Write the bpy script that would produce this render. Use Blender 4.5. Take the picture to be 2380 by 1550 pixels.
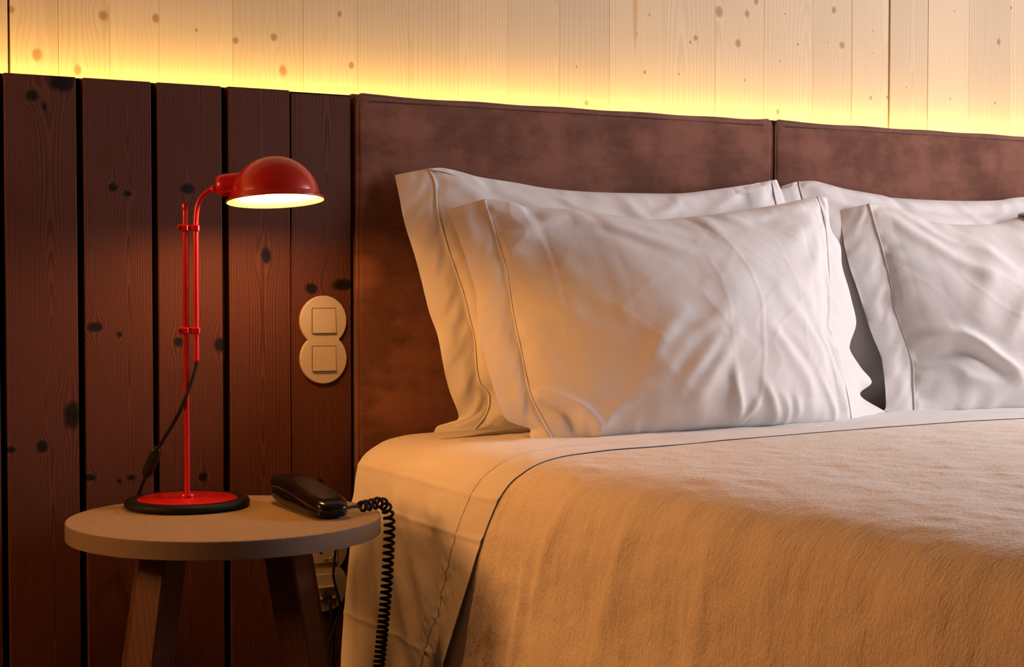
import bpy, math, random
import numpy as np

scene = bpy.context.scene
for o in list(bpy.data.objects):
    bpy.data.objects.remove(o, do_unlink=True)

# ------------------------------------------------------------------ camera
cam_data = bpy.data.cameras.new('camera')
cam_data.sensor_width = 36.0
cam_data.lens = 36.0 * 3702.0 / 2380.0
cam_data.clip_start = 0.05
camera = bpy.data.objects.new('camera', cam_data)
scene.collection.objects.link(camera)
camera.location = (-1.2580, -2.7744, 0.95)
camera.rotation_euler = (math.radians(88.0), 0.0, math.radians(-30.0))
scene.camera = camera

# ------------------------------------------------------------------ world, light, exposure
world = bpy.data.worlds.new('world')
scene.world = world
world.use_nodes = True
world.node_tree.nodes['Background'].inputs[0].default_value = (0.72, 0.80, 1.0, 1)
world.node_tree.nodes['Background'].inputs[1].default_value = 0.6

def area_light(name, loc, rot, sx, sy, power, color, spread=180):
    l = bpy.data.lights.new(name, 'AREA')
    l.shape = 'RECTANGLE'; l.size = sx; l.size_y = sy
    l.energy = power; l.color = color; l.spread = math.radians(spread)
    o = bpy.data.objects.new(name, l)
    scene.collection.objects.link(o)
    o.location = loc; o.rotation_euler = rot
    return o

# daylight through the window in the right-hand wall
WIN_Y0, WIN_Y1, WIN_Z0, WIN_Z1, WALL_R = -2.15, -0.85, 1.05, 2.25, 2.65
area_light('window_daylight', (WALL_R + 0.02, (WIN_Y0 + WIN_Y1) / 2, (WIN_Z0 + WIN_Z1) / 2),
           (0, math.radians(90), 0), WIN_Z1 - WIN_Z0, WIN_Y1 - WIN_Y0, 75.0, (1.0, 0.925, 0.95))
# warm light strip lying in the slot behind the panelling and the headboard
area_light('cove_light_strip', (0.45, 0.062, 1.274), (math.radians(180 - 12), 0, 0), 4.3, 0.012, 9.3, (1.0, 0.60, 0.13))

scene.view_settings.view_transform = 'Standard'
scene.view_settings.look = 'None'
scene.view_settings.gamma = 1.0
scene.view_settings.use_curve_mapping = False
scene.view_settings.exposure = 0.0
scene.cycles.adaptive_threshold = 0.05
scene.cycles.adaptive_min_samples = 16
scene.cycles.max_bounces = 4
scene.cycles.diffuse_bounces = 3
scene.cycles.glossy_bounces = 3
scene.cycles.caustics_reflective = False
scene.cycles.caustics_refractive = False

# ------------------------------------------------------------------ measured outlines (metres)
D = {
 'front_l': {"T":[[0.2067,-0.13,1.0987],[0.2389,-0.1327,1.0986],[0.2705,-0.1353,1.0943],[0.2933,-0.1371,1.0866],[0.3581,-0.1417,1.0845],[0.4121,-0.1452,1.0814],[0.4946,-0.1499,1.0719],[0.5796,-0.1539,1.0657],[0.6318,-0.156,1.0692],[0.7576,-0.1601,1.0837],[0.8982,-0.1631,1.1045],[0.9625,-0.164,1.1168],[0.9963,-0.1643,1.1222]],"B":[[0.2197,-0.365,0.6575],[0.2773,-0.37,0.6558],[0.3613,-0.3765,0.6567],[0.4996,-0.3851,0.6601],[0.6965,-0.3935,0.6594],[0.8438,-0.3973,0.6628],[0.8862,-0.3981,0.6685]],"SL":[[0.2067,-0.13,1.0987],[0.2127,-0.1658,1.0281],[0.2161,-0.1941,0.973],[0.2073,-0.2365,0.892],[0.202,-0.2785,0.8138],[0.1972,-0.3159,0.7458],[0.2074,-0.3409,0.7008],[0.2197,-0.365,0.6575]],"OL":[[0.1471,-0.1,1.0791],[0.1487,-0.1108,1.0593],[0.1541,-0.1434,1.0005],[0.1596,-0.1836,0.9291],[0.1504,-0.2085,0.8858],[0.1422,-0.2428,0.8271],[0.1416,-0.2853,0.756],[0.1463,-0.3161,0.7054],[0.165,-0.3251,0.6899],[0.1906,-0.3301,0.6806],[0.1867,-0.3382,0.6676],[0.1871,-0.345,0.6567]],"SR":[[0.9957,-0.165,1.1221],[0.9936,-0.1912,1.0685],[0.9702,-0.2295,0.9909],[0.9419,-0.2678,0.9153],[0.9117,-0.3003,0.853],[0.9087,-0.3287,0.7992],[0.8972,-0.3729,0.7175],[0.8845,-0.4,0.6687]],"OR":[[1.0307,-0.155,1.1189],[1.0274,-0.173,1.0577],[1.0452,-0.1845,1.0193],[1.0356,-0.1985,0.9725],[1.0432,-0.2159,0.9143],[1.0474,-0.2332,0.8574],[1.0195,-0.246,0.8158],[1.0145,-0.2517,0.7972],[1.0339,-0.2621,0.763],[1.0567,-0.2714,0.7322],[1.0185,-0.2796,0.7071],[1.0795,-0.29,0.6712]]},
 'front_l_ridges': [[[[0.063,0.983],[0.229,0.924],[0.406,0.818],[0.501,0.761]],8,22],[[[0.176,0.98],[0.308,0.949],[0.419,0.909],[0.513,0.87]],6,16],[[[0.205,0.914],[0.303,0.859],[0.374,0.79]],-5,18],[[[0.558,0.994],[0.583,0.929],[0.601,0.849]],7,20],[[[0.621,1.0],[0.669,0.944],[0.719,0.892]],6,14],[[[0.645,1.004],[0.738,0.956],[0.824,0.928]],6,14],[[[0.656,0.933],[0.756,0.914],[0.851,0.951]],-5,14],[[[0.792,0.999],[0.876,0.962],[0.954,0.973]],5,14],[[[0.943,0.917],[0.875,0.862],[0.801,0.804]],7,26],[[[0.947,0.85],[0.91,0.729],[0.848,0.63]],6,24],[[[0.708,0.538],[0.791,0.426],[0.849,0.325],[0.867,0.223]],8,20],[[[0.743,0.541],[0.829,0.438],[0.892,0.301]],-5,18],[[[0.657,0.411],[0.718,0.285],[0.772,0.188],[0.792,0.061]],7,18],[[[0.692,0.406],[0.755,0.297],[0.814,0.19]],-5,14],[[[0.517,0.238],[0.52,0.135],[0.545,0.023]],8,12],[[[0.59,0.113],[0.566,0.055],[0.55,0.014]],6,9],[[[0.608,0.187],[0.638,0.1],[0.672,0.022]],7,12],[[[0.657,0.14],[0.695,0.087],[0.719,0.011]],5,12],[[[0.724,0.118],[0.751,0.033]],5,10],[[[0.52,0.513],[0.437,0.402],[0.37,0.312],[0.304,0.198]],7,22],[[[0.381,0.487],[0.316,0.371],[0.283,0.274]],6,20],[[[0.48,0.38],[0.412,0.285],[0.356,0.17]],7,16],[[[0.479,0.44],[0.397,0.337],[0.334,0.23]],-5,16],[[[0.535,0.39],[0.453,0.246],[0.384,0.116]],6,18],[[[0.001,0.209],[0.063,0.171],[0.122,0.1],[0.125,0.003]],7,12],[[[0.013,0.178],[0.068,0.116],[0.067,0.014]],-9,14],[[[0.263,0.176],[0.186,0.113],[0.115,0.012]],6,16],[[[0.066,0.884],[0.113,0.914],[0.169,0.949]],6,14],[[[0.069,0.83],[0.082,0.767],[0.063,0.658]],-5,30],[[[-0.034,0.446],[0.038,0.472],[0.124,0.506]],4,20],[[[0.886,0.36],[0.92,0.256],[0.948,0.107],[0.978,0.016]],7,14],[[[0.931,0.402],[0.96,0.252],[0.974,0.126]],6,12],[[[0.968,0.605],[0.98,0.445],[0.975,0.332]],6,12],[[[0.942,0.673],[0.962,0.494],[0.946,0.334]],-4,16],[[[0.827,0.196],[0.876,0.099],[0.923,0.012]],6,12],[[[0.734,0.65],[0.801,0.573],[0.864,0.465]],5,22],[[[0.45,0.69],[0.533,0.647],[0.616,0.568]],5,40],[[[0.612,0.72],[0.677,0.66],[0.755,0.564]],5,26]],
 'front_l_crease': [[[[0.557,0.99],[0.59,0.851],[0.618,0.634],[0.629,0.448],[0.604,0.196],[0.581,0.02]],1.6,4],[[[0.495,0.864],[0.504,0.65],[0.519,0.435],[0.517,0.238]],0.8,4],[[[0.745,0.865],[0.778,0.593],[0.796,0.359],[0.771,0.113]],0.8,4]],
 'back_l': {"T":[[0.1282,-0.055,1.1582],[0.1587,-0.055,1.16],[0.1971,-0.055,1.1539],[0.2387,-0.055,1.1453],[0.3121,-0.055,1.1374],[0.3993,-0.055,1.1272],[0.5023,-0.055,1.1231],[0.6303,-0.055,1.1239],[0.7178,-0.055,1.1262],[0.7893,-0.055,1.1344],[0.8868,-0.055,1.1482],[0.9348,-0.055,1.156],[0.962,-0.055,1.1606]],"B":[[0.1404,-0.21,0.67],[0.3,-0.215,0.668],[0.6,-0.215,0.668],[0.93,-0.2,0.668]],"SL":[[0.1282,-0.055,1.1582],[0.1373,-0.0642,1.1285],[0.1335,-0.0802,1.0763],[0.1412,-0.0971,1.0222],[0.1496,-0.1106,0.979],[0.1626,-0.1292,0.9198],[0.1676,-0.1437,0.8739],[0.1716,-0.1565,0.8338],[0.1669,-0.1718,0.7862],[0.1685,-0.182,0.7546],[0.1838,-0.1891,0.732],[0.1732,-0.1998,0.6995],[0.1404,-0.21,0.67]],"OL":[[0.0688,-0.033,1.146],[0.0714,-0.0479,1.1014],[0.0735,-0.0619,1.0594],[0.0789,-0.0746,1.0219],[0.0874,-0.0933,0.9667],[0.0966,-0.1195,0.8903],[0.105,-0.1346,0.8464],[0.1067,-0.1553,0.7871],[0.1115,-0.1718,0.74],[0.1218,-0.1878,0.6945],[0.1011,-0.1914,0.6853],[0.0758,-0.1939,0.6796],[0.0666,-0.198,0.6686]],"SR":[[0.962,-0.055,1.1606],[0.965,-0.1,1.0],[0.955,-0.16,0.82],[0.93,-0.2,0.668]],"OR":[[0.9857,-0.045,1.1637],[0.9965,-0.06,1.1184],[1.01,-0.12,0.97],[1.0,-0.17,0.8],[0.98,-0.2,0.672]]},
 'front_r': {"T":[[1.182,-0.12,1.1137],[1.2197,-0.1221,1.1136],[1.2773,-0.125,1.1014],[1.3449,-0.1282,1.0804],[1.4086,-0.1309,1.0718],[1.4946,-0.1343,1.0715],[1.5612,-0.1366,1.0752],[1.614,-0.1383,1.089],[1.6469,-0.1393,1.0936],[1.62,-0.15,1.1],[1.74,-0.15,1.12],[1.93,-0.15,1.13]],"B":[[1.144,-0.305,0.6633],[1.2322,-0.3098,0.6598],[1.3539,-0.3155,0.655],[1.455,-0.3196,0.652],[1.75,-0.335,0.672],[1.9,-0.33,0.672]],"SL":[[1.182,-0.12,1.1137],[1.1839,-0.1408,1.0611],[1.1851,-0.1658,0.9985],[1.1823,-0.1907,0.9367],[1.1745,-0.2142,0.8793],[1.1796,-0.2448,0.8051],[1.179,-0.2626,0.7626],[1.1682,-0.2755,0.7324],[1.144,-0.305,0.6642]],"OL":[[1.1272,-0.09,1.0985],[1.1119,-0.1162,1.0385],[1.1038,-0.1452,0.9731],[1.1076,-0.1729,0.9117],[1.1104,-0.2067,0.8374],[1.1165,-0.231,0.7848],[1.1096,-0.244,0.7572],[1.0907,-0.2766,0.6888],[1.0794,-0.285,0.6718]],"SR":[[1.93,-0.15,1.13],[1.94,-0.2,0.98],[1.92,-0.28,0.8],[1.9,-0.33,0.672]],"OR":[[1.99,-0.15,1.11],[2.01,-0.2,0.98],[2.0,-0.26,0.8],[1.98,-0.31,0.676]]},
 'back_r': {"T":[[1.05,-0.04,1.1625],[1.093,-0.04,1.1653],[1.1396,-0.04,1.1581],[1.191,-0.04,1.1494],[1.2949,-0.04,1.1382],[1.3182,-0.04,1.1339],[1.4202,-0.04,1.1314],[1.5504,-0.04,1.1316],[1.6614,-0.04,1.1357],[1.7042,-0.04,1.1415],[1.7556,-0.04,1.1463],[1.8,-0.035,1.14],[1.9,-0.035,1.155],[1.95,-0.035,1.16]],"B":[[1.09,-0.2,0.668],[1.5,-0.215,0.668],[1.92,-0.2,0.668]],"SL":[[1.05,-0.04,1.1625],[1.0461,-0.06,1.1205],[1.075,-0.14,0.9],[1.09,-0.2,0.668]],"OL":[[1.0078,-0.028,1.1502],[0.9946,-0.058,1.1147],[1.02,-0.14,0.9],[1.025,-0.2,0.672]],"SR":[[1.95,-0.035,1.16],[1.95,-0.12,0.9],[1.92,-0.2,0.668]],"OR":[[2.02,-0.035,1.145],[2.02,-0.12,0.9],[2.0,-0.2,0.672]]},
 'pine_edges': [-0.661,-0.617,-0.531,-0.439,-0.347,-0.206,-0.063,0.051,0.164,0.275,0.391,0.517,0.643,0.786,0.926,1.065,1.209,1.328,1.447,1.573,1.711,1.854,2.013],
 'pine_knots': [[-0.45,1.423,0.0091],[-0.353,1.426,0.0073],[-0.569,1.345,0.0091],[-0.497,1.322,0.0073],[-0.2,1.397,0.0064],[-0.123,1.409,0.0073],[-0.105,1.347,0.0082],[0.013,1.464,0.0045],[0.038,1.366,0.0064],[-0.613,1.42,0.0064],[-0.276,1.41,0.0027],[0.56,1.398,0.0027],[0.747,1.523,0.0023],[0.714,1.479,0.0023],[0.735,1.397,0.0036],[0.872,1.482,0.0064],[0.857,1.471,0.0036],[0.937,1.545,0.0109],[1.016,1.547,0.0073],[0.99,1.479,0.0082],[1.041,1.578,0.0073],[1.112,1.448,0.0027],[1.125,1.556,0.0023],[1.165,1.489,0.0036],[1.272,1.577,0.0073],[1.298,1.497,0.0082],[1.389,1.379,0.0045],[1.441,1.383,0.0036],[1.813,1.543,0.0064],[1.802,1.389,0.0036],[1.856,1.631,0.0045],[1.106,1.33,0.0055],[0.585,1.322,0.0055],[1.395,1.536,0.0018],[1.396,1.485,0.0018],[1.442,1.507,0.0018],[1.503,1.41,0.0023],[0.827,1.399,0.0023],[1.01,1.397,0.0027],[1.253,1.499,0.0018],[1.659,1.606,0.0027],[1.648,1.39,0.0027]],
 'dark_knots': [[-0.602,1.261,0.0115,0.0098],[-0.552,1.286,0.023,0.0163],[-0.581,1.243,0.0035,0.0073],[-0.539,0.711,0.0159,0.026],[-0.591,0.659,0.0097,0.0106],[-0.645,0.657,0.0106,0.0057],[-0.464,1.109,0.0088,0.0081],[-0.438,1.098,0.008,0.0057],[-0.497,0.864,0.015,0.0089],[-0.455,0.85,0.0053,0.0057],[-0.51,0.601,0.0124,0.0065],[-0.457,0.591,0.0044,0.0041],[-0.436,0.596,0.008,0.0057],[-0.329,1.11,0.0133,0.0098],[-0.348,0.835,0.0088,0.0089],[-0.268,0.829,0.0142,0.0146],[-0.304,0.589,0.0088,0.0089],[-0.18,0.991,0.0097,0.0163],[-0.165,0.402,0.0088,0.0081],[-0.089,0.93,0.0124,0.0106],[-0.025,0.937,0.023,0.0114],[-0.073,0.565,0.0071,0.0065]],
}

# ------------------------------------------------------------------ helpers
COL = scene.collection

def new_mesh(name, verts, faces, smooth=True):
    me = bpy.data.meshes.new(name)
    me.from_pydata([tuple(map(float, v)) for v in verts], [], faces)
    if smooth:
        me.polygons.foreach_set('use_smooth', [True] * len(me.polygons))
    me.update()
    return me

def link(name, me, mat=None, parent=None, loc=None):
    o = bpy.data.objects.new(name, me)
    COL.objects.link(o)
    if mat is not None and me is not None:
        if len(me.materials) == 0:
            me.materials.append(mat)
    if parent is not None:
        o.parent = parent
    if loc is not None:
        o.location = loc
    return o

def empty(name, loc=(0, 0, 0), rz=0.0):
    o = bpy.data.objects.new(name, None)
    o.empty_display_size = 0.05
    COL.objects.link(o)
    o.location = loc
    o.rotation_euler = (0, 0, rz)
    return o

def tag(o, label=None, cat=None, group=None, kind=None):
    if label: o['label'] = label
    if cat: o['category'] = cat
    if group: o['group'] = group
    if kind: o['kind'] = kind
    return o

class MB:
    """collects vertices and faces of one mesh"""
    def __init__(self): self.v = []; self.f = []
    def add(self, v, f):
        b = len(self.v)
        self.v += [tuple(map(float, p)) for p in v]
        self.f += [tuple(i + b for i in q) for q in f]
        return self
    def box(self, x0, x1, y0, y1, z0, z1):
        v = [(x, y, z) for z in (z0, z1) for y in (y0, y1) for x in (x0, x1)]
        f = [(0, 2, 3, 1), (4, 5, 7, 6), (0, 1, 5, 4), (2, 6, 7, 3), (0, 4, 6, 2), (1, 3, 7, 5)]
        return self.add(v, f)
    def bbox(self, x0, x1, y0, y1, z0, z1, r):
        """box whose twelve edges are chamfered by r"""
        X, Y, Z = (x0, x1), (y0, y1), (z0, z1)
        v = []; idx = {}
        for i in (0, 1):
            for j in (0, 1):
                for k in (0, 1):
                    c = [X[i], Y[j], Z[k]]; s = [1 - 2 * i, 1 - 2 * j, 1 - 2 * k]
                    for a in range(3):
                        p = list(c)
                        for b in range(3):
                            if b != a: p[b] += s[b] * r
                        idx[(i, j, k, a)] = len(v); v.append(p)
        g = lambda i, j, k, a: idx[(i, j, k, a)]
        f = []
        for s in (0, 1):
            f.append((g(s,0,0,0), g(s,1,0,0), g(s,1,1,0), g(s,0,1,0)) if s else (g(s,0,0,0), g(s,0,1,0), g(s,1,1,0), g(s,1,0,0)))
            f.append((g(0,s,0,1), g(0,s,1,1), g(1,s,1,1), g(1,s,0,1)) if s else (g(0,s,0,1), g(1,s,0,1), g(1,s,1,1), g(0,s,1,1)))
            f.append((g(0,0,s,2), g(1,0,s,2), g(1,1,s,2), g(0,1,s,2)) if s else (g(0,0,s,2), g(0,1,s,2), g(1,1,s,2), g(1,0,s,2)))
        for i in (0, 1):
            for j in (0, 1):
                q = (g(i,j,0,0), g(i,j,1,0), g(i,j,1,1), g(i,j,0,1)); f.append(q if (i + j) % 2 else q[::-1])
                q = (g(i,0,j,0), g(i,0,j,2), g(i,1,j,2), g(i,1,j,0)); f.append(q if (i + j) % 2 == 0 else q)
                q = (g(0,i,j,1), g(1,i,j,1), g(1,i,j,2), g(0,i,j,2)); f.append(q)
        for i in (0, 1):
            for j in (0, 1):
                for k in (0, 1):
                    f.append((g(i,j,k,0), g(i,j,k,1), g(i,j,k,2)))
        return self.add(v, f)
    def tube(self, pts, r, n=10, cap=True):
        v, f = tube_geo(pts, r, n, cap)
        return self.add(v, f)
    def lathe(self, prof, n=48, m=None, closed=False):
        """prof: list of (radius, height) turned about z; m: optional 4x4 as numpy"""
        P = len(prof); v = []; f = []
        for i in range(n):
            a = 2 * math.pi * i / n
            for r, h in prof: v.append((r * math.cos(a), r * math.sin(a), h))
        for i in range(n):
            j = (i + 1) % n
            for k in range(P if closed else P - 1):
                l = (k + 1) % P
                f.append((i * P + k, j * P + k, j * P + l, i * P + l))
        v = np.array(v)
        if m is not None: v = v @ m[:3, :3].T + m[:3, 3]
        return self.add(v, f)
    def build(self, name, mat, parent=None, smooth=True, sharp=None, loc=None):
        me = new_mesh(name, self.v, self.f, smooth)
        fix_normals(me)
        if sharp is not None and smooth:
            me.set_sharp_from_angle(angle=math.radians(sharp))
        return link(name, me, mat, parent, loc)

def fix_normals(me):
    import bmesh
    bm = bmesh.new(); bm.from_mesh(me)
    bmesh.ops.recalc_face_normals(bm, faces=bm.faces)
    bm.to_mesh(me); bm.free()

def tube_geo(pts, r, n=10, cap=True):
    P = np.array(pts, float); N = len(P)
    R = np.full(N, r, float) if np.isscalar(r) else np.array(r, float)
    T = np.gradient(P, axis=0); T /= np.linalg.norm(T, axis=1)[:, None] + 1e-12
    ref = np.array([0, 0, 1.0]) if abs(T[0, 2]) < 0.9 else np.array([1.0, 0, 0])
    u = np.cross(T[0], ref); u /= np.linalg.norm(u)
    V = []
    ang = np.arange(n) * 2 * math.pi / n
    for i in range(N):
        u = u - T[i] * (u @ T[i]); u /= np.linalg.norm(u) + 1e-12
        w = np.cross(T[i], u)
        V.append(P[i] + R[i] * (np.cos(ang)[:, None] * u + np.sin(ang)[:, None] * w))
    V = np.concatenate(V); F = []
    for i in range(N - 1):
        for k in range(n):
            l = (k + 1) % n
            F.append((i * n + k, i * n + l, (i + 1) * n + l, (i + 1) * n + k))
    if cap:
        F.append(tuple(range(n))[::-1]); F.append(tuple((N - 1) * n + k for k in range(n)))
    return V, F

def crom(pts, n):
    """Catmull-Rom curve through pts, n samples, even in chord length"""
    P = np.array(pts, float)
    if len(P) == 2:
        t = np.linspace(0, 1, n)[:, None]; return P[0] * (1 - t) + P[1] * t
    L = np.r_[0, np.cumsum(np.linalg.norm(np.diff(P, axis=0), axis=1))]
    A = np.vstack([2 * P[0] - P[1], P, 2 * P[-1] - P[-2]])
    s = np.linspace(0, L[-1], n)
    k = np.clip(np.searchsorted(L, s, side='right') - 1, 0, len(P) - 2)
    t = ((s - L[k]) / np.maximum(L[k + 1] - L[k], 1e-9))[:, None]
    p0, p1, p2, p3 = A[k], A[k + 1], A[k + 2], A[k + 3]
    return 0.5 * (2 * p1 + (p2 - p0) * t + (2 * p0 - 5 * p1 + 4 * p2 - p3) * t ** 2 + (3 * p1 - p0 - 3 * p2 + p3) * t ** 3)

def hash2(i, j, seed):
    h = (i.astype(np.int64) * 374761393 + j.astype(np.int64) * 668265263 + seed * 982451653) & 0x7fffffff
    h = ((h ^ (h >> 13)) * 1274126177) & 0x7fffffff
    return ((h ^ (h >> 16)) & 0xffff) / 65535.0 * 2 - 1

def noise2(x, y, seed=0):
    """smooth value noise in -1..1"""
    i, j = np.floor(x), np.floor(y)
    a, b = x - i, y - j
    a = a * a * a * (a * (a * 6 - 15) + 10); b = b * b * b * (b * (b * 6 - 15) + 10)
    i = i.astype(int); j = j.astype(int)
    return ((hash2(i, j, seed) * (1 - a) + hash2(i + 1, j, seed) * a) * (1 - b)
            + (hash2(i, j + 1, seed) * (1 - a) + hash2(i + 1, j + 1, seed) * a) * b)

def ridges(X, Y, lines):
    """sum of soft folds; lines = [(polyline, height, half width)], all in the units of X and Y"""
    H = np.zeros_like(X)
    for pts, h, w in lines:
        p = crom(pts, 14)
        L = np.r_[0, np.cumsum(np.linalg.norm(np.diff(p, axis=0), axis=1))]
        best = np.full(X.shape, 1e9); al = np.zeros_like(X)
        for k in range(len(p) - 1):
            a, b = p[k], p[k + 1]; d = b - a; q = d @ d + 1e-12
            t = np.clip(((X - a[0]) * d[0] + (Y - a[1]) * d[1]) / q, 0, 1)
            dd = (X - a[0] - t * d[0]) ** 2 + (Y - a[1] - t * d[1]) ** 2
            m = dd < best; best = np.where(m, dd, best); al = np.where(m, (L[k] + t * (L[k + 1] - L[k])) / L[-1], al)
        tap = np.clip(np.sin(np.pi * np.clip(al * 0.86 + 0.07, 0, 1)), 0, 1) ** 0.7
        H += h * tap * np.exp(-best / (w * w))
    return H

def grid_faces(n, m, off=0, flip=False, wrap=False):
    F = []
    for i in range(n - 1):
        for j in range(m - 1):
            a = off + i * m + j
            q = (a, a + m, a + m + 1, a + 1)
            F.append(q[::-1] if flip else q)
    return F

def grid_obj(name, G, mat, parent=None, flip=False):
    n, m = G.shape[:2]
    me = new_mesh(name, G.reshape(-1, 3), grid_faces(n, m, 0, flip))
    return link(name, me, mat, parent)

def slab_obj(name, G, Nrm, th, mat, parent=None):
    """a sheet given as a grid of points, thickened by th against its normals"""
    n, m = G.shape[:2]
    V = np.concatenate([G.reshape(-1, 3), (G - Nrm * th).reshape(-1, 3)])
    F = grid_faces(n, m) + grid_faces(n, m, n * m, True)
    b = n * m
    for i in range(n - 1):
        F.append((i * m, b + i * m, b + (i + 1) * m, (i + 1) * m)); k = m - 1
        F.append((i * m + k, (i + 1) * m + k, b + (i + 1) * m + k, b + i * m + k))
    for j in range(m - 1):
        F.append((j, j + 1, b + j + 1, b + j)); k = (n - 1) * m
        F.append((k + j, b + k + j, b + k + j + 1, k + j + 1))
    me = new_mesh(name, V, F)
    me.set_sharp_from_angle(angle=math.radians(60))
    return link(name, me, mat, parent)

def grid_normals(G):
    du = np.gradient(G, axis=0); dv = np.gradient(G, axis=1)
    N = np.cross(du, dv)
    return N / (np.linalg.norm(N, axis=2)[..., None] + 1e-12)

# ------------------------------------------------------------------ material helpers
class S:
    """a shader-node socket with arithmetic"""
    nt = None
    def __init__(self, s): self.s = s
    @staticmethod
    def op(o, *a):
        n = S.nt.nodes.new('ShaderNodeMath'); n.operation = o
        for i, v in enumerate(a):
            if isinstance(v, S): S.nt.links.new(v.s, n.inputs[i])
            else: n.inputs[i].default_value = float(v)
        return S(n.outputs[0])
    def __add__(a, b): return S.op('ADD', a, b)
    __radd__ = __add__
    def __sub__(a, b): return S.op('SUBTRACT', a, b)
    def __rsub__(a, b): return S.op('SUBTRACT', b, a)
    def __mul__(a, b): return S.op('MULTIPLY', a, b)
    __rmul__ = __mul__
    def __truediv__(a, b): return S.op('DIVIDE', a, b)
    def __pow__(a, b): return S.op('POWER', a, b)

def fract(a): return S.op('FRACT', a)
def sqrt(a): return S.op('SQRT', a)
def expn(a): return S.op('EXPONENT', a * -1.0)
def smooth(a, lo, hi, t0=0.0, t1=1.0):
    n = S.nt.nodes.new('ShaderNodeMapRange'); n.interpolation_type = 'SMOOTHSTEP'
    S.nt.links.new(a.s, n.inputs[0])
    for i, v in enumerate((lo, hi, t0, t1)): n.inputs[i + 1].default_value = v
    return S(n.outputs[0])
def vec(x, y, z):
    n = S.nt.nodes.new('ShaderNodeCombineXYZ')
    for i, v in enumerate((x, y, z)):
        if isinstance(v, S): S.nt.links.new(v.s, n.inputs[i])
        else: n.inputs[i].default_value = float(v)
    return S(n.outputs[0])
def noise(v, scale=1.0, detail=2.0, rough=0.5):
    n = S.nt.nodes.new('ShaderNodeTexNoise')
    S.nt.links.new(v.s, n.inputs['Vector'])
    n.inputs['Scale'].default_value = scale; n.inputs['Detail'].default_value = detail; n.inputs['Roughness'].default_value = rough
    return S(n.outputs[0])
def mixc(f, a, b):
    n = S.nt.nodes.new('ShaderNodeMix'); n.data_type = 'RGBA'
    if isinstance(f, S): S.nt.links.new(f.s, n.inputs[0])
    else: n.inputs[0].default_value = f
    for i, c in ((6, a), (7, b)):
        if isinstance(c, S): S.nt.links.new(c.s, n.inputs[i])
        else: n.inputs[i].default_value = (*c, 1)
    return S(n.outputs[2])
def obj_xyz():
    t = S.nt.nodes.new('ShaderNodeTexCoord')
    n = S.nt.nodes.new('ShaderNodeSeparateXYZ')
    S.nt.links.new(t.outputs['Object'], n.inputs[0])
    return S(n.outputs[0]), S(n.outputs[1]), S(n.outputs[2])

def material(name, color=(0.8, 0.8, 0.8), rough=0.5, spec=0.5, metal=0.0, sheen=0.0, coat=0.0):
    m = bpy.data.materials.new(name); m.use_nodes = True
    S.nt = m.node_tree
    b = m.node_tree.nodes['Principled BSDF']
    b.inputs['Base Color'].default_value = (*color, 1)
    b.inputs['Roughness'].default_value = rough
    b.inputs['Specular IOR Level'].default_value = spec
    b.inputs['Metallic'].default_value = metal
    b.inputs['Sheen Weight'].default_value = sheen
    b.inputs['Coat Weight'].default_value = coat
    return m, b
def plug(sock, s): S.nt.links.new(s.s, sock)
def bump(b, h, strength, dist):
    n = S.nt.nodes.new('ShaderNodeBump')
    n.inputs['Strength'].default_value = strength; n.inputs['Distance'].default_value = dist
    S.nt.links.new(h.s, n.inputs['Height']); S.nt.links.new(n.outputs[0], b.inputs['Normal'])

def wood(name, knots, seed, light, dark, knotc, freq=230.0, cx=0.0, wide=0.028, contrast=0.8, rough=0.55, spec=0.3, fib=0.25, tone=1.0, bumpd=0.0006, kin=0.25, kout=1.5, streaks=()):
    """flat-sawn board standing along z: growth rings around an axis behind the face, and knots the grain flows round"""
    m, b = material(name, rough=rough, spec=spec)
    x, y, z = obj_xyz()
    u = x - cx
    kmask = None
    wob = noise(vec(x * 60, z * 60, seed), 1.0, 1.0) * 0.9 + 0.55 if knots else None
    for kx, kz, rx, rz in knots:
        dx, dz = x - kx, z - kz
        d2 = ((dx / rx) * (dx / rx) + (dz / rz) * (dz / rz)) * wob
        zz = (dz / (rz * 3.2)); xx = dx / (rx * 2.6)
        u = u - dx * 0.92 * expn(xx * xx + zz * zz)
        k = smooth(d2, kin, kout, 1.0, 0.0)
        kmask = k if kmask is None else S.op('MAXIMUM', kmask, k)
    drift = noise(vec(seed * 3.1, 0.5, z * 1.7), 1.0, 1.0) - 0.5
    wig = noise(vec(x * 9.0, seed * 1.3, z * 2.2), 1.0, 2.0) - 0.5
    D = drift * wide * 3.0 + 0.004
    R = sqrt(u * u + D * D) + wig * 0.006
    t = fract(R * freq + noise(vec(R * (freq * 0.22), seed, 0.3), 1.0, 1.0) * 2.2)
    late = smooth(t, 0.30, 0.86) * smooth(t, 0.92, 1.0, 1.0, 0.0)
    fibre = noise(vec(x * 900.0, y * 900.0, z * 9.0 + seed), 1.0, 2.0, 0.6)
    blot = noise(vec(x * 6.0, seed * 7.7, z * 2.5), 1.0, 3.0)
    c = mixc(late * contrast, light, dark)
    c = mixc(smooth(fibre, 0.35, 0.75) * fib, c, dark)
    c = mixc(smooth(blot, 0.35, 0.75) * 0.35, c, tuple(q * 0.8 for q in light))
    if kmask is not None:
        c = mixc(kmask, c, knotc)
    for kx, kz, rx, rz in streaks:                     # resin streaks
        dx, dz = (x - kx + wig * 0.01) / rx, (z - kz) / rz
        c = mixc(smooth(dx * dx + dz * dz, 0.4, 1.1, 0.6, 0.0), c, (0.52, 0.29, 0.10))
    n = S.nt.nodes.new('ShaderNodeHueSaturation'); n.inputs['Value'].default_value = tone
    S.nt.links.new(c.s, n.inputs['Color'])
    S.nt.links.new(n.outputs[0], b.inputs['Base Color'])
    bump(b, fibre, 0.5, bumpd)
    return m

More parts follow.
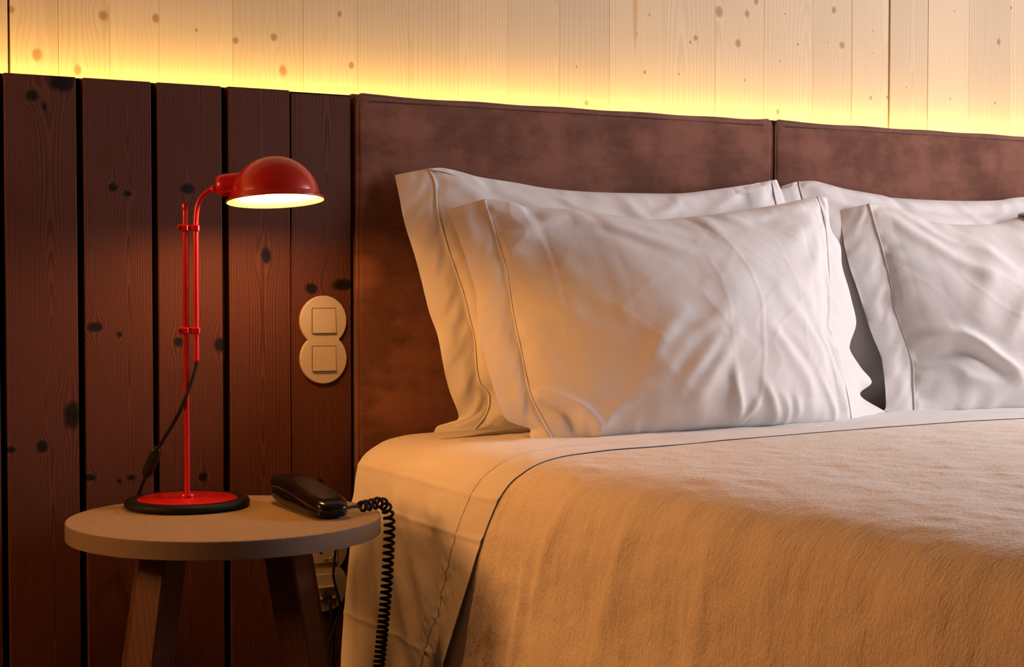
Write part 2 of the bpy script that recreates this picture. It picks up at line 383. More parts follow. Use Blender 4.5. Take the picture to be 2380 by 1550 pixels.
def cloth_mat(name, color, weave=1400.0, wrinkle=0.0006, rough=0.85, sheen=0.15):
    m, b = material(name, color, rough, 0.25, sheen=sheen)
    x, y, z = obj_xyz()
    w = noise(vec(x, y, z), weave, 0.0)
    f = noise(vec(x * 22, y * 22, z * 22), 1.0, 2.0, 0.5)
    bump(b, f * 1.0 + w * 0.05, 0.5, wrinkle * 3)
    b.inputs['Sheen Roughness'].default_value = 0.5
    return m

# ------------------------------------------------------------------ materials
RND = random.Random(4)
M = {}
M['cotton'] = cloth_mat('white_cotton', (0.80, 0.77, 0.76), wrinkle=0.0009)
M['sheet'] = cloth_mat('white_sheet', (0.80, 0.77, 0.75), wrinkle=0.0009)
M['seam'] = material('seam_thread', (0.80, 0.77, 0.74), 0.8)[0]

def blanket_mat():
    m, b = material('brushed_blanket', (0.84, 0.77, 0.70), 0.95, 0.15, sheen=0.1)
    x, y, z = obj_xyz()
    nap = noise(vec(x * 150, y * 300, z * 150), 1.0, 2.0, 0.65)
    lump = noise(vec(x * 26, y * 60, z * 26), 1.0, 2.0, 0.6)
    bump(b, nap * 0.6 + lump * 0.9, 0.75, 0.0045)
    return m
M['blanket'] = blanket_mat()

def suede():
    m, b = material('brown_suede', (0.14, 0.06, 0.045), 0.95, 0.1, sheen=0.8)
    x, y, z = obj_xyz()
    a = noise(vec(x, y, z), 5.0, 5.0, 0.6)
    d = noise(vec(x, y, z), 900.0, 2.0)
    s = noise(vec(x * 12, y, z * 30), 1.0, 3.0, 0.6)
    c = mixc(smooth(a * 0.75 + s * 0.25, 0.41, 0.60), (0.100, 0.038, 0.026), (0.215, 0.088, 0.062))
    c = mixc(smooth(d, 0.5, 0.8) * 0.35, c, (0.25, 0.11, 0.08))
    plug(b.inputs['Base Color'], c)
    b.inputs['Sheen Tint'].default_value = (1.0, 0.66, 0.52, 1)
    bump(b, d * 0.3 + a * 2.0, 0.3, 0.002)
    return m
M['suede'] = suede()
M['stitch'] = material('dark_thread', (0.035, 0.018, 0.014), 0.8)[0]

def lacquer(name, c, rough):
    m, b = material(name, c, rough, 0.3 if c[0] < 0.1 else 0.5, coat=0.0 if c[0] < 0.1 else 0.3)
    x, y, z = obj_xyz()
    n = noise(vec(x, y, z), 350.0, 2.0)
    bump(b, n, 0.06, 0.001)
    return m
M['red'] = lacquer('red_lacquer', (0.50, 0.003, 0.006), 0.30)
M['red_shade'] = lacquer('red_shade_lacquer', (0.42, 0.010, 0.005), 0.28)
M['shade_white'] = material('white_enamel', (0.36, 0.34, 0.31), 0.5)[0]
M['rubber'] = material('black_rubber', (0.005, 0.005, 0.006), 0.6, 0.2)[0]
M['black_gloss'] = lacquer('black_gloss_plastic', (0.005, 0.005, 0.006), 0.16)
M['black_matte'] = lacquer('black_satin_plastic', (0.010, 0.009, 0.009), 0.36)
M['cord'] = material('black_cord', (0.008, 0.008, 0.011), 0.6, 0.2)[0]

def laminate():
    m, b = material('cream_laminate', (0.35, 0.28, 0.18), 0.28, 0.5)
    x, y, z = obj_xyz()
    n = noise(vec(x, y, z), 520.0, 2.0)
    plug(b.inputs['Base Color'], mixc(smooth(n, 0.35, 0.7), (0.33, 0.262, 0.165), (0.37, 0.295, 0.19)))
    plug(b.inputs['Roughness'], noise(vec(x, y, z), 260.0, 2.0) * 0.2 + 0.2)
    bump(b, n, 0.08, 0.0006)
    return m
M['laminate'] = laminate()
M['edge'] = material('shaded_edge_tint', (0.17, 0.135, 0.11), 0.4, 0.3)[0]  # tabletop edge colour, darkened to put its shade into the material
M['plate'] = material('ivory_plastic', (0.46, 0.42, 0.37), 0.4, 0.4)[0]
M['plate_edge'] = material('ivory_plastic_rocker', (0.45, 0.41, 0.36), 0.35, 0.4)[0]
M['hole'] = material('dark_slot', (0.01, 0.01, 0.01), 0.8)[0]
M['metal'] = material('nickel', (0.6, 0.58, 0.55), 0.3, 0.5, metal=1.0)[0]
bm_, bb_ = material('lamp_bulb_glow', (1, 1, 1))
bb_.inputs['Emission Color'].default_value = (1.0, 0.42, 0.10, 1)
bb_.inputs['Emission Strength'].default_value = 320.0
M['bulb'] = bm_
M['backing'] = material('black_backing', (0.006, 0.005, 0.006), 0.9, 0.1)[0]

def plaster(name, c):
    m, b = material(name, c, 0.9, 0.2)
    x, y, z = obj_xyz()
    bump(b, noise(vec(x, y, z), 60.0, 3.0), 0.2, 0.002)
    return m
M['plaster'] = plaster('dark_plaster', (0.13, 0.085, 0.06))
M['floor'] = wood('dark_floor_wood', [], 3, (0.09, 0.045, 0.03), (0.05, 0.025, 0.017), (0, 0, 0), freq=60)
M['frame'] = material('window_frame_paint', (0.6, 0.57, 0.52), 0.5)[0]
M['glass'] = material('window_glass', (0.95, 0.97, 1.0), 0.02)[0]
M['glass'].node_tree.nodes['Principled BSDF'].inputs['Transmission Weight'].default_value = 1.0

# ------------------------------------------------------------------ the room
RX0, RX1, RY0, RY1, RZ1 = -2.1, WALL_R, -3.9, 0.10, 2.55

tag(MB().box(RX0, RX1, RY0, RY1 + 0.1, -0.05, 0.0).build('floor', M['floor'], smooth=False), 'dark wooden floor under the bed', kind='structure')
tag(MB().box(RX0, RX1, RY0, RY1 + 0.1, RZ1, RZ1 + 0.05).build('ceiling', M['plaster'], smooth=False), 'plain warm ceiling', kind='structure')
tag(MB().box(RX0 - 0.05, RX0, RY0, RY1 + 0.1, 0, RZ1).build('wall_left', M['plaster'], smooth=False), 'plain wall beyond the nightstand', kind='structure')
tag(MB().box(RX0, RX1, RY0 - 0.05, RY0, 0, RZ1).build('wall_front', M['plaster'], smooth=False), 'plain wall behind the viewer', kind='structure')
w = MB()
w.box(WALL_R, WALL_R + 0.12, RY0, WIN_Y0, 0, RZ1)
w.box(WALL_R, WALL_R + 0.12, WIN_Y1, RY1 + 0.1, 0, RZ1)
w.box(WALL_R, WALL_R + 0.12, WIN_Y0, WIN_Y1, 0, WIN_Z0)
w.box(WALL_R, WALL_R + 0.12, WIN_Y0, WIN_Y1, WIN_Z1, RZ1)
tag(w.build('wall_right', M['plaster'], smooth=False), 'wall with the window beside the bed', kind='structure')
w = MB()
for (a, b_, c, d) in ((WIN_Y0, WIN_Y0 + .06, WIN_Z0, WIN_Z1), (WIN_Y1 - .06, WIN_Y1, WIN_Z0, WIN_Z1),
                      (WIN_Y0 + .06, WIN_Y1 - .06, WIN_Z0, WIN_Z0 + .06), (WIN_Y0 + .06, WIN_Y1 - .06, WIN_Z1 - .06, WIN_Z1)):
    w.box(WALL_R + .05, WALL_R + .10, a, b_, c, d)
win = tag(w.build('window_1', M['frame'], smooth=False), 'window in the right wall', kind='structure')
MB().box(WALL_R + .07, WALL_R + .076, WIN_Y0 + .06, WIN_Y1 - .06, WIN_Z0 + .06, WIN_Z1 - .06).build('pane', M['glass'], win, smooth=False)

# pine wall: glued upright boards, two open joints between the big panels
PY = RY1
wall_back = MB().box(RX0, RX1, PY + 0.03, PY + 0.09, 0, RZ1).build('wall_back', M['backing'], smooth=False)
tag(wall_back, 'pale knotty pine wall above the headboard, lit from below', kind='structure')
edges = D['pine_edges']
edges = [edges[0] - 0.14 * k for k in range(11, 0, -1)] + edges
while edges[-1] < RX1: edges.append(edges[-1] + 0.14)
edges = [e for e in edges if RX0 <= e <= RX1]
JOINTS = (D['pine_edges'][1], D['pine_edges'][18])
for i in range(len(edges) - 1):
    a, b_ = edges[i], edges[i + 1]
    ga = 0.0022 if any(abs(a - j) < 1e-6 for j in JOINTS) else 0.00015
    gb = 0.0022 if any(abs(b_ - j) < 1e-6 for j in JOINTS) else 0.00015
    c = (a + b_) / 2
    kn = [(k[0] - c, k[1] - 1.2, k[2], k[2] * RND.uniform(1.0, 1.35)) for k in D['pine_knots'] if a <= k[0] < b_]
    tone = RND.uniform(0.92, 1.04)
    mat = wood('pine_board', kn, 11 + i * 1.7, (0.67, 0.535, 0.375), (0.51, 0.36, 0.21), (0.40, 0.24, 0.125), freq=RND.choice((95, 120, 150)),
               cx=RND.uniform(-0.07, 0.07), wide=RND.uniform(0.02, 0.05), contrast=RND.uniform(0.22, 0.46), rough=0.6, spec=0.25, fib=0.18, tone=tone, bumpd=0.0003, kin=0.1, kout=1.6,
               streaks=[(0.710 - c, 0.36, 0.0075, 0.13)] if a <= 0.710 < b_ else [])
    dep = RND.uniform(-0.0003, 0.0003)
    MB().bbox(a + ga - c, b_ - gb - c, dep, 0.03, -1.2, RZ1 - 1.2, 0.0012 if max(ga, gb) > .001 else 0.0003).build('pine_board', mat, wall_back, smooth=False, loc=(c, PY, 1.2))

# dark upright planks beside the headboard, on a black backing board
backing = MB().box(RX0, RX1, 0.026, 0.040, 0.0, 1.255).build('trim_1', M['backing'], smooth=False)
tag(backing, 'dark stained upright plank panelling behind the nightstand', kind='structure')
PLANKS = [(-0.7815, -0.6600, 1.2970), (-0.6490, -0.5270, 1.2970), (-0.5150, -0.3945, 1.2970), (-0.3835, -0.2640, 1.2970),
          (-0.2515, -0.1322, 1.2975), (-0.1292, -0.0075, 1.2935)]
for k in range(1, 11):
    PLANKS.insert(0, (-0.7815 - 0.1315 * k, -0.6600 - 0.1315 * k, 1.297))
NL = len(PLANKS)
for k in range(4):                                   # the same panelling goes on beyond the headboard
    PLANKS.append((2.030 + 0.1315 * k, 2.1515 + 0.1315 * k, 1.297))
for i, (a, b_, top) in enumerate(PLANKS):
    c = (a + b_) / 2
    kn = [(k[0] - c, k[1] - 0.65, k[2], k[3]) for k in D['dark_knots'] if a <= k[0] < b_]
    mat = wood('dark_stained_plank', kn, 5 + i * 2.3, (0.115, 0.042, 0.027), (0.050, 0.016, 0.011), (0.009, 0.006, 0.006), freq=RND.choice((210, 240, 260)),
               cx=RND.uniform(-0.02, 0.02), wide=RND.uniform(0.018, 0.034), contrast=0.8, rough=0.6, spec=0.12, fib=0.3, tone=1.0, bumpd=0.0008)
    MB().bbox(a - c, b_ - c, 0.003 if i == NL - 1 else 0.0, 0.026, -0.65, top - 0.65, 0.0016).build('plank', mat, backing, smooth=False, loc=(c, 0, 0.65))
# closing strip on top of the backing, hiding the slot
MB().box(RX0, RX1, 0.026, 0.034, 1.255, 1.2985).build('batten', M['backing'], backing, smooth=False)

# ------------------------------------------------------------------ headboard panels
def headboard(x0, x1, label):
    W, z0, z1 = x1 - x0, 0.22, 1.297
    H = z1 - z0
    root = empty('headboard_panel', ((x0 + x1) / 2, 0.013, z0))
    tag(root, label, 'headboard', 'suede headboard panels')
    def axis(L, n):
        t = np.linspace(-1, 1, n); return L / 2 * np.sign(t) * (1 - (1 - np.abs(t)) ** 1.8)
    n, m = 90, 90
    X, Z = np.meshgrid(axis(W, n), axis(H, m) + H / 2, indexing='ij')
    ex = W / 2 - np.abs(X); ez = np.minimum(H - Z, Z)
    r = 0.009
    def rnd(e): return np.sqrt(np.clip(1 - (1 - np.clip(e / r, 0, 1)) ** 2, 0, 1))
    d = 0.016 * rnd(ex) * rnd(ez)
    d += 0.010 * (np.clip(ex / 0.18, 0, 1) ** 0.6) * (np.clip(ez / 0.18, 0, 1) ** 0.6)
    d += 0.0012 * noise2(X * 7, Z * 9, int(x0 * 10) + 3) + 0.0006 * noise2(X * 22, Z * 26, 8)
    ear = 0.0030 * np.exp(-((ex / 0.03) ** 2)) * np.exp(-(((H - Z) / 0.05) ** 2))
    xs = X * (1 - 0.0035 / (W / 2) * np.sin(np.clip(Z / H, 0, 1) * np.pi) * 0.5)
    G = np.stack([xs, -d, Z + ear], 2)
    cush = slab_obj('cushion', G, np.broadcast_to(np.array([0, -1.0, 0]), G.shape) * 1.0, 0.012, M['suede'], root)
    MB().box(-W / 2 + .004, W / 2 - .004, 0.007, 0.0125, 0.004, H - .006).build('panel_board', M['backing'], root, smooth=False)
    # piping round the edge
    e = 0.0035; zz = H - e
    yf = -0.0125
    pts = []
    for t in np.linspace(0, 1, 60): pts.append((-W / 2 + e, yf, 0.02 + t * (zz - 0.035)))
    for a in np.linspace(0, math.pi / 2, 10): pts.append((-W / 2 + e + 0.012 * (1 - math.cos(a)), yf, zz - 0.012 + 0.016 * math.sin(a)))
    for t in np.linspace(0.02, 0.98, 90): pts.append((-W / 2 + e + 0.012 + t * (W - 2 * e - 0.024), yf, zz + 0.0035 - 0.003 * min(1, min(t, 1 - t) * 14) + 0.0008 * math.sin(t * 31)))
    for a in np.linspace(math.pi / 2, 0, 10): pts.append((W / 2 - e - 0.012 * (1 - math.cos(a)), yf, zz - 0.012 + 0.016 * math.sin(a)))
    for t in np.linspace(1, 0, 60): pts.append((W / 2 - e, yf, 0.02 + t * (zz - 0.035)))
    MB().tube(pts, 0.0036, 8).build('piping', M['suede'], root)
    # stitches along the top edge
    st = MB(); x = -W / 2 + 0.03
    while x < W / 2 - 0.03:
        st.add([(x, -0.0172, H - 0.0125), (x + 0.0032, -0.0172, H - 0.0125), (x + 0.0032, -0.0172, H - 0.0108), (x, -0.0172, H - 0.0108),
                (x, -0.0190, H - 0.0125), (x + 0.0032, -0.0190, H - 0.0125), (x + 0.0032, -0.0190, H - 0.0108), (x, -0.0190, H - 0.0108)],
               [(0, 3, 2, 1), (4, 5, 6, 7), (0, 1, 5, 4), (2, 3, 7, 6), (0, 4, 7, 3), (1, 2, 6, 5)])
        x += 0.0052
    s = st.build('stitching', M['stitch'], root, smooth=False); s['kind'] = 'stuff'
    return root
headboard(0.001, 1.0085, 'brown suede headboard panel with piped edge beside the dark planks')
headboard(1.0125, 2.02, 'brown suede headboard panel at the far right behind the right pillows')

# ------------------------------------------------------------------ bed
def bed_profile():
    """left flank of the made bed: (x, drop below the top)"""
    return np.array([(1.0, -0.008), (0.70, -0.006), (0.45, -0.003), (0.28, 0.0), (0.20, 0.0005), (0.14, 0.003), (0.09, 0.0065), (0.05, 0.014), (0.02, 0.026), (0.0, 0.041),
                     (-0.012, 0.062), (-0.020, 0.09), (-0.026, 0.13), (-0.031, 0.20), (-0.040, 0.30), (-0.052, 0.42), (-0.060, 0.54)])
def bed_top(y):
    return np.interp(-y, [0, 0.1, 0.3, 0.6, 1.0, 2.2], [0.645, 0.650, 0.657, 0.663, 0.668, 0.670])

bed = empty('bed', (1.0, -1.03, 0))
tag(bed, 'double bed frame and mattress under the white bedding', 'bed')
mb = MB().bbox(-0.97, 0.97, -1.0, 1.0, 0.33, 0.625, 0.03); mb.build('mattress', M['sheet'], bed)
MB().bbox(-0.97, 0.97, -1.0, 1.0, 0.12, 0.33, 0.01).build('bed_base', M['backing'], bed, smooth=False)
for sx in (-0.85, 0.85):
    for sy in (-0.88, 0.88):
        MB().lathe([(0.0, 0), (0.025, 0), (0.03, 0.12), (0.0, 0.12)], 16).build('leg', M['backing'], bed, loc=(sx, sy, 0))

def prof_samples(n_top, n_side):
    P = bed_profile()
    c = crom(P, 800)
    L = np.r_[0, np.cumsum(np.linalg.norm(np.diff(c, axis=0), axis=1))]
    k = 0.55
    s = np.r_[np.linspace(0, k, n_top, endpoint=False), np.linspace(k, L[-1], n_side)]
    x = np.interp(s, L, c[:, 0]); d = np.interp(s, L, c[:, 1])
    return s, x, d

def bed_sheet_grid(yfun0, yfun1, n_top, n_side, m, ypow=1.0):
    s, x, d = prof_samples(n_top, n_side)
    t = np.linspace(0, 1, m) ** ypow
    y0 = yfun0(s, d); y1 = yfun1(s, d)
    Y = y0[:, None] + (y1 - y0)[:, None] * t[None, :]
    Xg = np.repeat(x[:, None], m, 1); Dg = np.repeat(d[:, None], m, 1); Sg = np.repeat(s[:, None], m, 1)
    Zg = bed_top(Y) - Dg
    G = np.stack([Xg, Y, Zg], 2)
    N = grid_normals(G)
    if N[0, 0, 2] < 0: N = -N
    return G, N, Sg, Dg

def edge_y(d):
    """where the folded sheet ends, by drop below the top"""
    return np.interp(d, [-0.01, 0.0, 0.03, 0.16, 0.36, 0.56], [-0.575, -0.600, -0.605, -0.545, -0.478, -0.420])

def finish_bed(name, G, N, H, th, mat, root=None, mirror=True):
    G = G + N * H[..., None]
    if G[0, 0, 0] < 0.999: pass
    if mirror:                        # far half of the bed
        R = G[::-1].copy()[: -1]; R = G[1:][::-1].copy(); R[..., 0] = 2.02 - R[..., 0] + 0.0
        c = G[0:1].copy(); c[..., 0] = 1.01
        G = np.concatenate([R, c, G[1:]], 0)
        N2 = N[1:][::-1].copy(); N2[..., 0] *= -1
        N = np.concatenate([N2, N[0:1], N[1:]], 0)
    return slab_obj(name, G, N, th, mat, root)

# folded top sheet
G, N, Sg, Dg = bed_sheet_grid(lambda s, d: np.interp(d, [0, .03, .1, .5], [-0.032, -0.036, -0.05, -0.055]), lambda s, d: edge_y(d), 40, 330, 190)
Yg = G[..., 1]; Eg = Yg - edge_y(Dg)                 # distance from the sheet edge
H = 0.0068 + 0.0004 * np.exp(-(Eg / 0.03)) + 0.014 * np.exp(-(Eg / 0.05)) * np.clip((Dg - 0.12) / 0.2, 0, 1)
H += (0.0022 * noise2(Sg * 14, Yg * 16, 3)) * np.clip(Eg / .05, .2, 1) + 0.0006 * np.clip(Eg / .05, .1, 1) * noise2(Sg * 40 + Yg * 30, Yg * 22, 5)
side = np.clip((Dg - 0.03) / 0.1, 0, 1)
S0 = 1.0   # arc length where the side begins, roughly
H += side * ridges(Sg, Yg, [([(1.06, -.30), (1.16, -.33), (1.27, -.40)], .008, .020), ([(1.10, -.24), (1.2, -.27), (1.33, -.36), (1.38, -.40)], .009, .022),
        ([(1.12, -.17), (1.24, -.20), (1.34, -.26)], .007, .022), ([(1.0, -.36), (1.06, -.37), (1.13, -.41)], .005, .016), ([(1.0, -.25), (1.08, -.24), (1.15, -.21)], .005, .022),
        ([(1.2, -.10), (1.35, -.13), (1.5, -.14)], .006, .02), ([(1.04, -.14), (1.12, -.15), (1.22, -.13)], .004, .02), ([(1.14, -.38), (1.25, -.42), (1.33, -.44)], -.006, .014)])
for zc, hh in ((0.597, .0016), (0.532, .0017), (0.325, .0013)):       # ironed creases
    H += hh * np.exp(-((G[..., 2] - zc - 0.004 * noise2(Yg * 8, Yg * 0, 4)) / 0.0045) ** 2) * np.clip((Dg - .02) / .03, 0, 1)
HEM = 0.088
puck = np.exp(-((Eg - HEM) / 0.030) ** 2) * np.clip((Dg - .12) / .08, 0, 1)
H += puck * 0.0018 * noise2(Sg * 150 + Eg * 90, Eg * 45, 6)
inb = np.clip(1 - np.abs(Eg - HEM * .55) / (HEM * .55), 0, 1) * np.clip((Dg - .16) / .06, 0, 1)
H += inb * 0.0016 * noise2(Sg * 120 + Eg * 160, Eg * 40, 9)
sheet = finish_bed('bed_sheet', G, N, H, 0.0010, M['sheet'])
tag(sheet, 'white cotton top sheet folded over the blanket and hanging down the bed side', 'bed sheet')
# stitched hem line of the sheet
Gs = G + N * H[..., None]
pts = []
for i in range(20, Gs.shape[0] - 1, 2):
    e = Eg[i]; j = np.interp(HEM, e[::-1], np.arange(len(e))[::-1])
    k = int(j); f = j - k
    pts.append(Gs[i, k] * (1 - f) + Gs[i, min(k + 1, Gs.shape[1] - 1)] * f + N[i, k] * 0.0004)
MB().tube(pts, 0.0007, 6).build('hem_seam', M['seam'], sheet)

# blanket
G, N, Sg, Dg = bed_sheet_grid(lambda s, d: edge_y(d) + 0.03, lambda s, d: np.full_like(s, -2.06), 40, 260, 300)
Yg = G[..., 1]
H = np.full(Sg.shape, 0.0050)
side = np.clip((Dg - 0.01) / 0.06, 0, 1)
H += side * (0.0030 * noise2(Sg * 2.2, Yg * 13, 21) + 0.0016 * noise2(Sg * 4 + 3, Yg * 30 + Sg * 3, 22) + 0.0006 * noise2(Sg * 9, Yg * 70, 24))
H += 0.0016 * noise2(Sg * 20, Yg * 14, 23) + 0.0010 * noise2(Sg * 45, Yg * 30, 25)
H += side * ridges(Sg, Yg, [([(.98, -.80), (1.05, -.77), (1.2, -.72)], .005, .016), ([(.97, -.98), (1.06, -.95), (1.25, -.90)], .005, .02), ([(1.2, -.60), (1.4, -.58)], .005, .016),
                           ([(1.1, -.70), (1.35, -.66)], .005, .014), ([(1.05, -1.15), (1.35, -1.10)], .004, .02)])
under = np.clip((Yg - edge_y(Dg) + 0.025) / 0.025, 0, 1)
H = H * (1 - under) + 0.0046 * under
blanket = finish_bed('blanket', G, N, H, 0.004, M['blanket'])
tag(blanket, 'cream brushed blanket spread over the bed and its side', 'blanket')

# ------------------------------------------------------------------ pillows
def curve_by(pts, n, rev=False):
    c = crom(pts, n)
    return c[::-1] if rev else c

def pillow(key, puff, lines, creases, label, seed, n=210, m=150, group='white pillows propped against the headboard', skew=0.0, topband=0.0):
    d = D[key]
    root = empty('pillow', (sum(p[0] for p in d['B']) / len(d['B']), d['B'][0][1], d['B'][0][2]))
    off = np.array(root.location)
    tag(root, label, 'pillow', group)
    # samples bunched towards the seams
    def ax(k): t = np.linspace(-1, 1, k); return 0.5 + 0.5 * np.sign(t) * (1 - (1 - np.abs(t)) ** 1.35)
    uu, vv = ax(n), ax(m)
    def res(c, t, rev=False):
        q = curve_by(c, 400, rev)
        L = np.linspace(0, 1, 400)
        return np.stack([np.interp(t, L, q[:, k]) for k in range(3)], 1)
    T = res(d['T'], uu); B = res(d['B'], uu); Lc = res(d['SL'], vv, True); Rc = res(d['SR'], vv, True)
    U, V = np.meshgrid(uu, vv, indexing='ij')
    U3, V3 = U[..., None], V[..., None]
    C = ((1 - U3) * Lc[None] + U3 * Rc[None] + (1 - V3) * B[:, None] + V3 * T[:, None]
         - ((1 - U3) * (1 - V3) * B[0] + U3 * (1 - V3) * B[-1] + (1 - U3) * V3 * T[0] + U3 * V3 * T[-1]))
    Wd = np.linalg.norm(T[-1] - T[0]); Ht = np.linalg.norm(T[0] - B[0])
    nrm = np.array([-0.06, -0.97, 0.22]); nrm /= np.linalg.norm(nrm)
    pu = np.clip(np.sin(np.pi * U ** (1 + skew)), 0, 1) ** 0.82; pv = np.clip(np.sin(np.pi * V ** 0.86), 0, 1) ** 0.60
    env = pu * pv
    P = puff * env
    X, Y = U * Wd, V * Ht
    fade = np.clip(np.minimum(np.minimum(U, 1 - U) / 0.015, np.minimum(V, 1 - V) / 0.02), 0, 1)
    Hh = ridges(X, Y, [([(a * Wd, b_ * Ht) for a, b_ in p], h / 1000.0 * 1.15, w_ / 1000.0) for p, h, w_ in lines])
    if creases: Hh += ridges(X, Y, [([(a * Wd, b_ * Ht) for a, b_ in p], h / 1000.0, w_ / 1000.0) for p, h, w_ in creases])
    Hh += 0.0045 * noise2(X * 7, Y * 7, seed) + 0.0018 * noise2(X * 20 + Y * 9, Y * 20, seed + 1)
    q1, q2 = X * 0.8 + Y * 0.6, Y * 0.8 - X * 0.6
    Hh += 0.0014 * (1 - np.abs(noise2(q1 * 5, q2 * 15, seed + 11))) ** 7 * np.clip(noise2(X * 5, Y * 5, seed + 12) + 0.5, 0, 1)
    q1, q2 = X * 0.75 - Y * 0.66, Y * 0.75 + X * 0.66
    Hh += 0.0014 * (1 - np.abs(noise2(q1 * 5, q2 * 17, seed + 13))) ** 7 * np.clip(noise2(X * 5, Y * 5, seed + 14) + 0.4, 0, 1)
    # puckers where the case is gathered at its seams
    ex = np.minimum(U, 1 - U) * Wd; ey = np.minimum(V, 1 - V) * Ht
    Hh += 0.0038 * noise2(X * 0 + Y * 50, ex * 14, seed + 2) * np.exp(-(ex / 0.05) ** 2)
    Hh += 0.0034 * noise2(X * 34, ey * 12, seed + 3) * np.exp(-(ey / 0.055) ** 2)
    F = C + nrm * (P + Hh * fade)[..., None]
    F = F - off
    # back of the case
    nb, mb_ = n, m
    Bk = C - nrm * (0.28 * puff * env)[..., None] - off
    V_ = np.concatenate([F.reshape(-1, 3), Bk.reshape(-1, 3)])
    Fc = grid_faces(n, m) + grid_faces(n, m, n * m, True)
    me = new_mesh('case', V_, Fc)
    import bmesh
    bm = bmesh.new(); bm.from_mesh(me); bmesh.ops.remove_doubles(bm, verts=bm.verts, dist=1e-5)
    bmesh.ops.recalc_face_normals(bm, faces=bm.faces); bm.to_mesh(me); bm.free()
    me.polygons.foreach_set('use_smooth', [True] * len(me.polygons))
    link('case', me, M['cotton'], root)
    # side flanges
    vf = np.linspace(0, 1, 130)
    def flange(sc, oc, sgn, sd):
        a = res(sc, vf, True); b_ = res(oc, vf, True)
        t = np.linspace(0, 1, 26)[:, None, None]
        g = a[None] * (1 - t) + b_[None] * t
        amp = np.sin(np.linspace(0, 1, 26) * np.pi * 0.5)[:, None]
        wv = 0.004 * noise2(vf[None] * 6 + 0 * amp, amp * 1.0 + 0 * vf[None], sd) * amp + 0.0022 * noise2(vf[None] * 22 + amp * 2, amp * 2.0 + 0 * vf[None], sd + 1) * np.sin(np.linspace(0, 1, 26) * np.pi)[:, None] ** 0.5
        wv = wv + 0.003 * np.sin(np.linspace(0, 1, 26) * np.pi)[:, None]
        g = g + nrm * wv[..., None] - off
        N_ = grid_normals(g)
        if np.mean(N_[..., 1]) > 0: N_ = -N_
        slab_obj('flange', g, N_, 0.0012, M['cotton'], root)
        p = a - off + nrm * 0.0016
        MB().tube(p, 0.0015, 6).build('seam', M['seam'], root)
    flange(d['SL'], d['OL'], -1, seed + 5)
    flange(d['SR'], d['OR'], 1, seed + 7)
    if topband:
        a = T.copy(); t = np.linspace(0, 1, 16)[:, None, None]
        b_ = T + np.array([0, -0.010, topband]) * np.clip(np.sin(np.pi * np.clip(uu, 0.0, 1)), 0, 1)[:, None] ** 0.5
        # the band stands up from the top seam; the silhouette follows its rim
        g = (T[None] + (np.array([0, -0.03, -topband]))[None, None] * (np.clip(np.sin(np.pi * uu), 0, 1) ** 0.5)[None, :, None]) * (1 - t) + T[None] * t
        wv = 0.0030 * noise2(uu[None] * 40 + 0 * t[..., 0], 2.0 * t[..., 0] + 0 * uu[None], seed + 9) * np.sin(np.pi * np.clip(t[..., 0], 0, 1)) ** 0.5
        g = g + nrm * (wv + 0.002)[..., None] - off
        N_ = grid_normals(g)
        if np.mean(N_[..., 1]) > 0: N_ = -N_
        slab_obj('flange', g, N_, 0.0012, M['cotton'], root)
    return root

gen_lines = [([(0.02, .97), (.2, .8), (.4, .66)], 7, 22), ([(.1, .98), (.3, .86), (.5, .8)], 6, 18), ([(.97, .97), (.85, .8), (.7, .68)], 7, 22), ([(.88, .97), (.75, .88)], 6, 14),
             ([(.03, .05), (.15, .2), (.3, .3)], 7, 18), ([(.97, .05), (.86, .2), (.7, .35)], 7, 18), ([(.4, .02), (.42, .12), (.48, .25)], 6, 12), ([(.6, .02), (.56, .12), (.5, .22)], 6, 12),
             ([(.5, .98), (.52, .88), (.58, .75)], 6, 16), ([(.3, .97), (.36, .9), (.46, .84)], 6, 12), ([(.68, .97), (.62, .9), (.55, .86)], 5, 12)]
pillow('back_l', 0.095, gen_lines, [], 'white pillow leaning on the brown headboard, rearmost nearest the lamp', 31, n=150, m=100, topband=0.026)
pillow('front_l', 0.150, D['front_l_ridges'], D['front_l_crease'], 'large white pillow in front, at the lamp side of the bed', 41, skew=0.0)
pillow('back_r', 0.095, gen_lines, [], 'white pillow behind at the far right, leaning on the second headboard panel', 51, n=130, m=90)
fr = [([(.0, .32), (.06, .36), (.14, .36), (.22, .25), (.30, .14)], 14, 16), ([(.01, .27), (.08, .27), (.16, .28), (.26, .16)], -14, 14), ([(.10, .22), (.14, .16), (.20, .14)], 6, 14),
      ([(.02, .97), (.10, .86), (.22, .72), (.34, .64)], 8, 20), ([(.08, .98), (.18, .88), (.30, .82)], 7, 14), ([(.22, .97), (.30, .84), (.34, .70)], 5, 20),
      ([(.30, .80), (.24, .62), (.20, .46)], 6, 24), ([(.38, .60), (.30, .44), (.26, .36)], 6, 18), ([(.5, .97), (.44, .8), (.46, .6)], 6, 24)] + gen_lines[2:4] + gen_lines[5:8]
pillow('front_r', 0.140, fr, [], 'white pillow in front at the far right, cut by the picture edge', 61, n=180, m=130)

